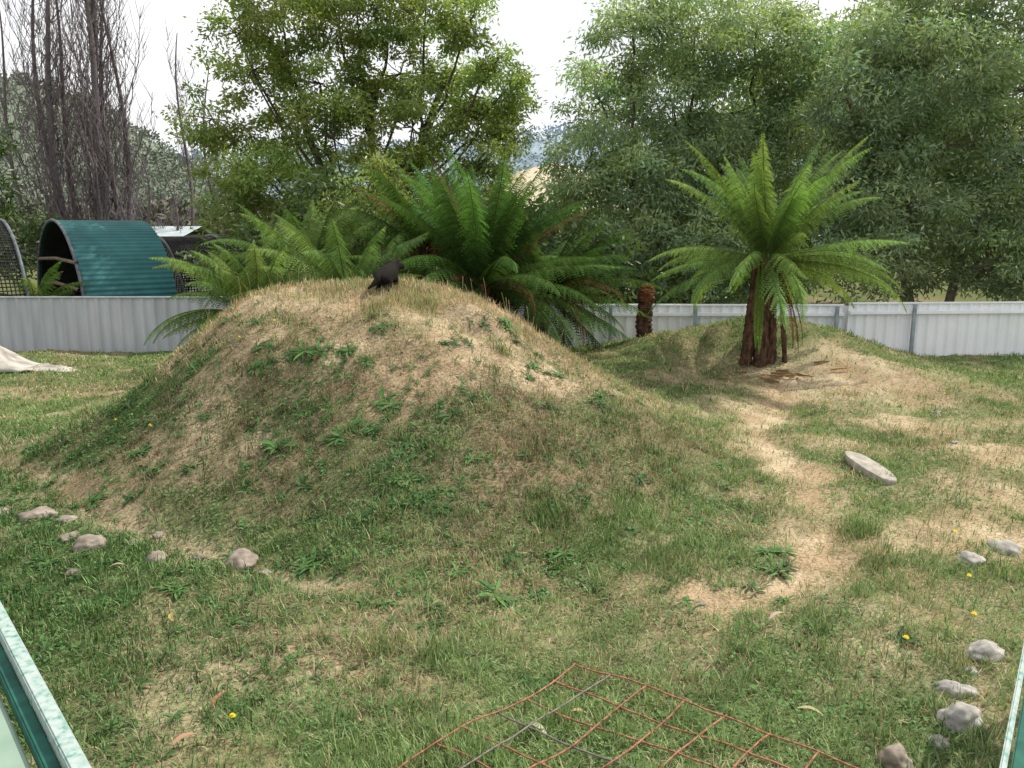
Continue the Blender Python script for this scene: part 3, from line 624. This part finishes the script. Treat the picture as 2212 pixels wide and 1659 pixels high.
tree('yellow_green_shrub',"yellow green shrub under the tall wattle",'shrub',(-2.4,15.2),(-2.4,15.2,1.6),
 [(-2.5,2.8,.55),(-1.9,2.4,.5),(-3.1,2.3,.5),(-2.2,3.3,.35)],15.2,.3,56,(.20,.26,.07),clumps=60,lv=60,Ll=.12,Lw=.036,trunk_r=.05,sig=.14)
tree('dark_conifer',"dark green tree behind the netted hoop pen",'tree',(-14.6,22),(-14.6,22,3.5),
 [(-14.8,4.4,1.0),(-15.4,3.6,1.2),(-14.2,3.0,1.1),(-15.,2.0,1.3),(-13.4,1.8,.9),(-16.2,5.0,.9),(-12.4,2.0,.7)],22,.6,57,(.05,.085,.03),clumps=26,lv=60,Ll=.2,Lw=.06,trunk_r=.14)

# ------------------------------------------------------------ bare poplars
def poplar(x,y,h,rad,label,seed,nb=26,spread=.5,c=(.14,.12,.125)):
    r=np.random.default_rng(seed); e=empty('bare_poplar_tree',(x,y,0),label,'tree',"bare leafless trees"); G_=Geo(); K=Geo()
    s=np.linspace(0,1,26)[:,None]
    tr=np.array([x,y,-.1])+s*np.array([r.normal(0,.3),r.normal(0,.3),h])+np.column_stack([.22*np.sin(s*6+seed),.15*np.sin(s*5+seed*2),0*s])
    G_.tube(tr,rad*(1-s[:,0])**.8+.015,np.array(c),9)
    for q in range(nb):
        t0=r.uniform(.06,.85); i0=int(t0*25); p0=tr[i0]; az=r.uniform(0,6.28); Lb=h*r.uniform(.16,.42)*(1.1-t0*.7); sp=spread*r.uniform(.3,1.5)
        ss=np.linspace(0,1,14)[:,None]; out=np.array([math.cos(az),math.sin(az),0])
        b=p0+out*sp*Lb*.42*np.sqrt(ss)+np.array([0,0,1])*Lb*ss**1.1+.05*np.cumsum(r.normal(size=(14,3)),0)*np.array([1,1,.3])
        K.tube(b,np.linspace(rad*.28*(1.1-t0),.007,14),np.array(c)*r.uniform(.7,1.45),5)
        for w_ in range(13):
            j0=r.integers(3,13); a2=r.uniform(0,6.28); L2=Lb*r.uniform(.12,.40); s2=np.linspace(0,1,6)[:,None]; o2=np.array([math.cos(a2),math.sin(a2),0])
            tw=b[j0]+o2*L2*.4*s2+np.array([0,0,1])*L2*s2*r.uniform(.5,1)+.015*np.cumsum(r.normal(size=(6,3)),0)
            K.tube(tw,np.linspace(.010,.004,6),np.array(c)*r.uniform(.9,1.7),3)
    G_.build('trunk',M_bark,e,(x,y,0),True); K.build('branches',M_bark,e,(x,y,0))
PL="bare leafless grey poplar with many upright branches"
poplar(-15.6,28,12.5,.10,PL,1,34,.9); poplar(-14.9,27.5,13,.13,PL,2,40,.7); poplar(-14.2,28.5,13.5,.15,PL,3,42,.7); poplar(-13.6,27.6,13,.16,PL,4,42,.6); poplar(-13.1,28.4,11,.09,PL,5,36,.7); poplar(-16.5,28.4,10,.07,PL,8,26,1.3); poplar(-14.0,29.2,12,.10,PL,14,34,.8); poplar(-15.2,29.2,12,.10,PL,15,30,.8)
SB="slender bare grey tree with sparse upright twigs"
poplar(-12.1,30,9.2,.07,SB,6,14,.35); poplar(-11.2,31,8.2,.06,SB,7,14,.4)
poplar(-11.9,27,4.6,.05,SB,9,18,1.2); poplar(-10.9,27,4.3,.05,SB,10,18,1.2); poplar(-12.9,27,4.5,.05,SB,12,18,1.4)

# ------------------------------------------------------------ hills and far woods
def hill(name,pts,yd,depth,c,seed):
    px=[p[0] for p in pts]; pz_=[p[1] for p in pts]
    xs_=np.linspace(px[0],px[-1],160); t=np.linspace(0,1,40); XX,TT=np.meshgrid(xs_,t)
    top=np.interp(XX,px,pz_); ZZ=top*np.sin(np.clip(TT*1.25,0,1)*math.pi/2)+ (fbm(XX*.06,TT*6,seed)-.5)*top*.06
    YY=yd-depth*.8+depth*TT; ZZ=np.where(TT>.8,ZZ*(1-(TT-.8)*2),ZZ)-1
    G_=Geo(); n=160; i=np.arange(39)[:,None]*n; j=np.arange(n-1)[None,:]
    F_=np.stack([i+j,i+j+1,i+n+j+1,i+n+j],-1).reshape(-1,4)
    cc=np.array(c)*(.7+.6*fbm(XX*.05,YY*.05,seed))[...,None]
    G_.add(np.stack([XX,YY,ZZ],-1).reshape(-1,3),F_,cc.reshape(-1,3)); o=G_.build(name,M_far,smooth=True); o["kind"]="structure"; return XX,YY,ZZ
def woods(name,xyz,n,size,hgt,c,seed,per=45,mix=None,lf=.30):
    r=np.random.default_rng(seed); G_=Geo(); XX,YY,ZZ=[a.ravel() for a in xyz]; idx=r.integers(0,len(XX),n)
    P=np.stack([XX[idx]+r.uniform(-2,2,n)*size*.3,YY[idx]+r.uniform(-2,2,n)*size*.3,ZZ[idx]],1); s=size*r.uniform(.6,1.3,n)
    m=n*per; dv=unit(r.normal(size=(m,3)))*(r.random((m,1))**.4); Q=np.repeat(P,per,0)+dv*np.repeat(s,per)[:,None]*np.array([.5,.5,hgt*.5])+np.array([0,0,1.])*np.repeat(s,per)[:,None]*hgt*.5
    d=unit(r.normal(size=(m,3))); sd=unit(np.cross(d,r.normal(size=(m,3))))
    tc_=np.array(c)*r.uniform(.85,1.15,(n,1))
    if mix is not None: k=r.random(n)<mix[1]; tc_[k]=np.array(mix[0])*r.uniform(.85,1.12,(k.sum(),1))
    cl=np.repeat(tc_,per,0)*r.uniform(.9,1.1,(m,1))
    G_.leaves(Q,d,sd,np.repeat(s,per)*lf,np.repeat(s,per)*lf*.6,cl,midt=.5); o=G_.build(name,M_far); o["kind"]="stuff"
h1=hill('hill',[(-240,22),(-170,30),(-140,34),(-122,37),(-113,37),(-102,32),(-90,25),(-82,18),(-66,10),(-50,5),(-30,1)],210,120,(.16,.19,.145),1)  # distance haze greyed into the slope colour
woods('hillside_woodland',h1,5600,2.6,1.1,(.17,.205,.155),2,per=24,mix=((.19,.20,.17),.25),lf=.28)  # tree colours paled with the same painted haze
h2=hill('far_hill',[(-500,40),(-200,55),(-60,62),(0,68),(40,74),(80,70),(200,80),(500,60)],640,200,(.28,.35,.40),3)  # bluish haze painted into the hill colour
woods('far_hillside_woodland',h2,2600,10,1.1,(.28,.35,.40),4,per=18,lf=.25)  # trees share the hill's painted haze tone
h3=hill('dry_field_hill',[(-30,3),(-8,12),(2,20),(12,22),(26,18),(60,6)],240,90,(.50,.44,.32),5)
def strip(x0,x1,y0,y1,seed,n=900):
    r=np.random.default_rng(seed); return (r.uniform(x0,x1,n),r.uniform(y0,y1,n),np.zeros(n))
woods('distant_woodland',strip(-60,-13,46,62,1),420,2.6,1.4,(.09,.11,.065),6,per=110,mix=((.15,.14,.115),.45),lf=.16)
woods('distant_treeline',strip(-14,45,55,75,2),420,3.2,1.1,(.10,.135,.06),7,per=80,lf=.22)

# ------------------------------------------------------------ barrel shed + hoop pens
def barrel(loc,ax,Rr,Ln,label,shell=True,hoops=(),net=None,cat='shed',name='barrel_shed'):
    e=empty(name,loc,label,cat); a=np.array([ax[0],ax[1],0.]);a/=np.linalg.norm(a); c_=np.array([a[1],-a[0],0.]); z=np.array([0,0,1.]); O=np.array(loc,float)
    if shell:
        nw=62; th=np.linspace(-.06,math.pi+.06,nw*4+1); ph=np.arange(len(th))%4; rr=Rr+np.array([0,.022,.032,.022])[ph]
        ring=c_[None]*(np.cos(th)*rr)[:,None]+z[None]*(np.sin(th)*rr)[:,None]
        G_=Geo(); n=len(th); V=np.concatenate([O+ring,O+ring+a*Ln]); G_.add(V,[[i,i+1,n+i+1,n+i] for i in range(n-1)],(0,.2,.2)); G_.build('roof',M_teal,e,loc)
        K=Geo(); th=np.linspace(0,math.pi,30); r0=np.array([c_*math.cos(t)*(Rr-.05)+z*math.sin(t)*(Rr-.05) for t in th]); V=np.concatenate([O+r0+a*(Ln-.06),O+r0*np.array([1,1,0])+a*(Ln-.06)])
        K.add(V,[[i,i+1,30+i+1,30+i] for i in range(29)],(0,0,0)); K.build('end_wall',M_black,e,loc)  # black wall stands in for the shade inside the shelter
        K=Geo(); K.add(np.concatenate([O+r0*.998+a*.05,O+r0*.998+a*(Ln-.07)]),[[i,i+1,30+i+1,30+i] for i in range(29)],(0,0,0)); K.build('shade_lining',M_black,e,loc)  # black inner sheet added to paint the shelter's interior shade
    for t0 in hoops:
        K=Geo(); th=np.linspace(0,math.pi,30); p=np.array([O+a*t0+c_*math.cos(t)*(Rr+.03)+z*math.sin(t)*(Rr+.03) for t in th]); K.tube(p,.035,(.2,.2,.2),6); K.build('hoop',M_hoop,e,loc,True)
    if net:
        K=Geo(); th=np.linspace(0,math.pi,25); t0,t1=net
        for t in np.arange(t0,t1+.01,.07):
            K.tube(np.array([O+a*t+c_*math.cos(q)*Rr+z*math.sin(q)*Rr for q in th]),.014,(0,0,0),3)
        for q in np.linspace(0,math.pi,90): K.tube(np.array([O+a*t0+c_*math.cos(q)*Rr+z*math.sin(q)*Rr,O+a*(t0+t1)/2+c_*math.cos(q)*Rr+z*math.sin(q)*Rr,O+a*t1+c_*math.cos(q)*Rr+z*math.sin(q)*Rr]),.014,(0,0,0),3)
        K.build('netting',M_black,e,loc)
    return e
eb=barrel((-10.1,18.0,.15),(.76,.65),2.25,1.85,"teal corrugated barrel roofed shelter with dark open end",True,(0,),None)
M_pole=noise_mat('pole_wood',(.14,.10,.07),(.26,.20,.15),8,.9,.3)
for z_,t in ((1.55,.0),(1.0,.1)):
    K=Geo(); K.tube([(-10.1-1.1,18.0+1.3,z_),(-10.1,18,z_+.05),(-10.1+1.2,18-1.4,z_)],.04,(.3,.25,.2),7); K.build('timber_pole',M_pole,eb,(-10.1,18,.15),True)
barrel((-11.6,16.9,.1),(.76,.65),2.3,1.4,"black netted hoop pen beside teal shelter",False,(-1.6,-.3,.9),(-1.6,.9),'pen','hoop_pen')
barrel((-8.9,20.3,.1),(.76,.65),1.95,2,"black netted hoop pen behind teal shelter",False,(0,1.4,2.6),(0,2.6),'pen','hoop_pen')
e=empty('farm_shed',(-12.0,27,0),"low farm shed with pale steel roof",'shed')
box_between('wall',(-13.4,27.5,1.0),(-10.6,27.5,1.0),3.0,2.0,M_wall,e)
K=Geo(); K.add([(-13.6,25.7,2.0),(-10.4,25.7,2.0),(-10.4,27.5,2.35),(-13.6,27.5,2.35),(-10.4,29.3,2.0),(-13.6,29.3,2.0)],[[0,1,2,3],[3,2,4,5]],(.5,.5,.5)); K.build('roof',M_roof,e,(-12.0,27,0))
box_between('door',(-12.4,25.98,.95),(-11.5,25.98,.95),.05,1.8,M_post,e)

# ------------------------------------------------------------ tasmanian devil
def devil(x,y,rot,sc_=.95):
    J=[((0,0,.20),.095),((.12,0,.225),.10),((.23,0,.235),.10),((.30,0,.275),.080),((.355,-.035,.31),.070),((.41,-.075,.295),.042),((.44,-.095,.285),.026),
       ((-.09,.02,.175),.045),((-.15,.06,.115),.026),((-.21,.10,.07),.012)]
    E=[(0,1),(1,2),(2,3),(3,4),(4,5),(5,6),(0,7),(7,8),(8,9)]
    for s in (1,-1):
        b=len(J); f=.03*s
        J+=[((.0,.055*s,.15),.055),((.045+f,.07*s,.11),.036),((-.03+f,.072*s,.065),.020),((-.005+f,.072*s,.016),.019),((.035+f,.072*s,.013),.015)]
        E+=[(0,b),(b,b+1),(b+1,b+2),(b+2,b+3),(b+3,b+4)]
        b=len(J)
        J+=[((.24,.055*s,.16),.044),((.215-f,.065*s,.10),.027),((.235-f,.067*s,.055),.020),((.24-f,.067*s,.018),.018),((.275-f,.067*s,.014),.015)]
        E+=[(2,b),(b,b+1),(b+1,b+2),(b+2,b+3),(b+3,b+4)]
    me=bpy.data.meshes.new('tmp'); me.from_pydata([j[0] for j in J],E,[]); o=bpy.data.objects.new('tmp',me); COL.objects.link(o)
    sk=o.modifiers.new('Skin','SKIN')
    for i_,j in enumerate(J): me.skin_vertices[0].data[i_].radius=(j[1],j[1])
    me.skin_vertices[0].data[0].use_root=True
    sk.use_smooth_shade=True
    ss=o.modifiers.new('Sub','SUBSURF'); ss.levels=2; ss.render_levels=2
    dg=bpy.context.evaluated_depsgraph_get(); dg.update(); m2=bpy.data.meshes.new_from_object(o.evaluated_get(dg)); bpy.data.objects.remove(o)
    for v in m2.vertices:
        v.co+=v.normal*mnoise.noise(v.co*60)*.004
    m,nt,b=newmat('black_fur'); L=nt.links
    tc=N(nt,'ShaderNodeTexCoord'); nz=N(nt,'ShaderNodeTexNoise'); nz.inputs['Scale'].default_value=60; L.new(tc.outputs['Object'],nz.inputs['Vector'])
    cr=N(nt,'ShaderNodeValToRGB'); cr.color_ramp.elements[0].color=(.006,.005,.005,1); cr.color_ramp.elements[1].color=(.022,.018,.016,1); L.new(nz.outputs['Fac'],cr.inputs['Fac'])
    vd=N(nt,'ShaderNodeVectorMath',operation='DISTANCE'); vd.inputs[1].default_value=(.30,.0,.15); L.new(tc.outputs['Object'],vd.inputs[0])
    lt=N(nt,'ShaderNodeMath',operation='LESS_THAN'); lt.inputs[1].default_value=.05; L.new(vd.outputs['Value'],lt.inputs[0])
    mx=N(nt,'ShaderNodeMix',data_type='RGBA'); L.new(lt.outputs[0],mx.inputs['Factor']); L.new(cr.outputs[0],mx.inputs[6]); mx.inputs[7].default_value=(.6,.55,.5,1); L.new(mx.outputs[2],b.inputs['Base Color'])
    b.inputs['Roughness'].default_value=.9; b.inputs['Specular IOR Level'].default_value=.1
    m2.materials.clear(); m2.materials.append(m); m2.name='tasmanian_devil'
    z=H(x,y); o=bpy.data.objects.new('tasmanian_devil',m2); COL.objects.link(o); o.location=(x,y,z-.004); o.rotation_euler=(0,0,rot); o.scale=(sc_,sc_,sc_)
    tag(o,"black tasmanian devil standing on top of grassy mound",'tasmanian devil')
    ear=noise_mat('dusky_ear_skin',(.06,.03,.028),(.16,.085,.075),20,.7,0)
    for s in (1,-1):
        G_=Geo(); k=10; V=[]
        for ring,(rr) in enumerate((.012,.022,.018,.005)):
            for a in range(k):
                an=a*2*math.pi/k; V.append((.33+(.006*math.cos(an)),-.02+.045*s+.012*s*ring*.4+rr*math.sin(an)*.9,.355+ring*.012))
        F_=[[r_*k+a,r_*k+(a+1)%k,(r_+1)*k+(a+1)%k,(r_+1)*k+a] for r_ in range(3) for a in range(k)]
        G_.add(V,F_,(.4,.2,.2)); G_.build('ear',ear,o,(0,0,0),True)
        bm=bmesh.new(); bmesh.ops.create_uvsphere(bm,u_segments=10,v_segments=8,radius=.008)
        me=bpy.data.meshes.new('eye'); bm.to_mesh(me); bm.free(); me.materials.append(M_black); ey=bpy.data.objects.new('eye',me); COL.objects.link(ey); ey.location=(.40+.015*s,-.06+.042*s,.32); ey.parent=o
devil(-1.37,8.6,R(78))
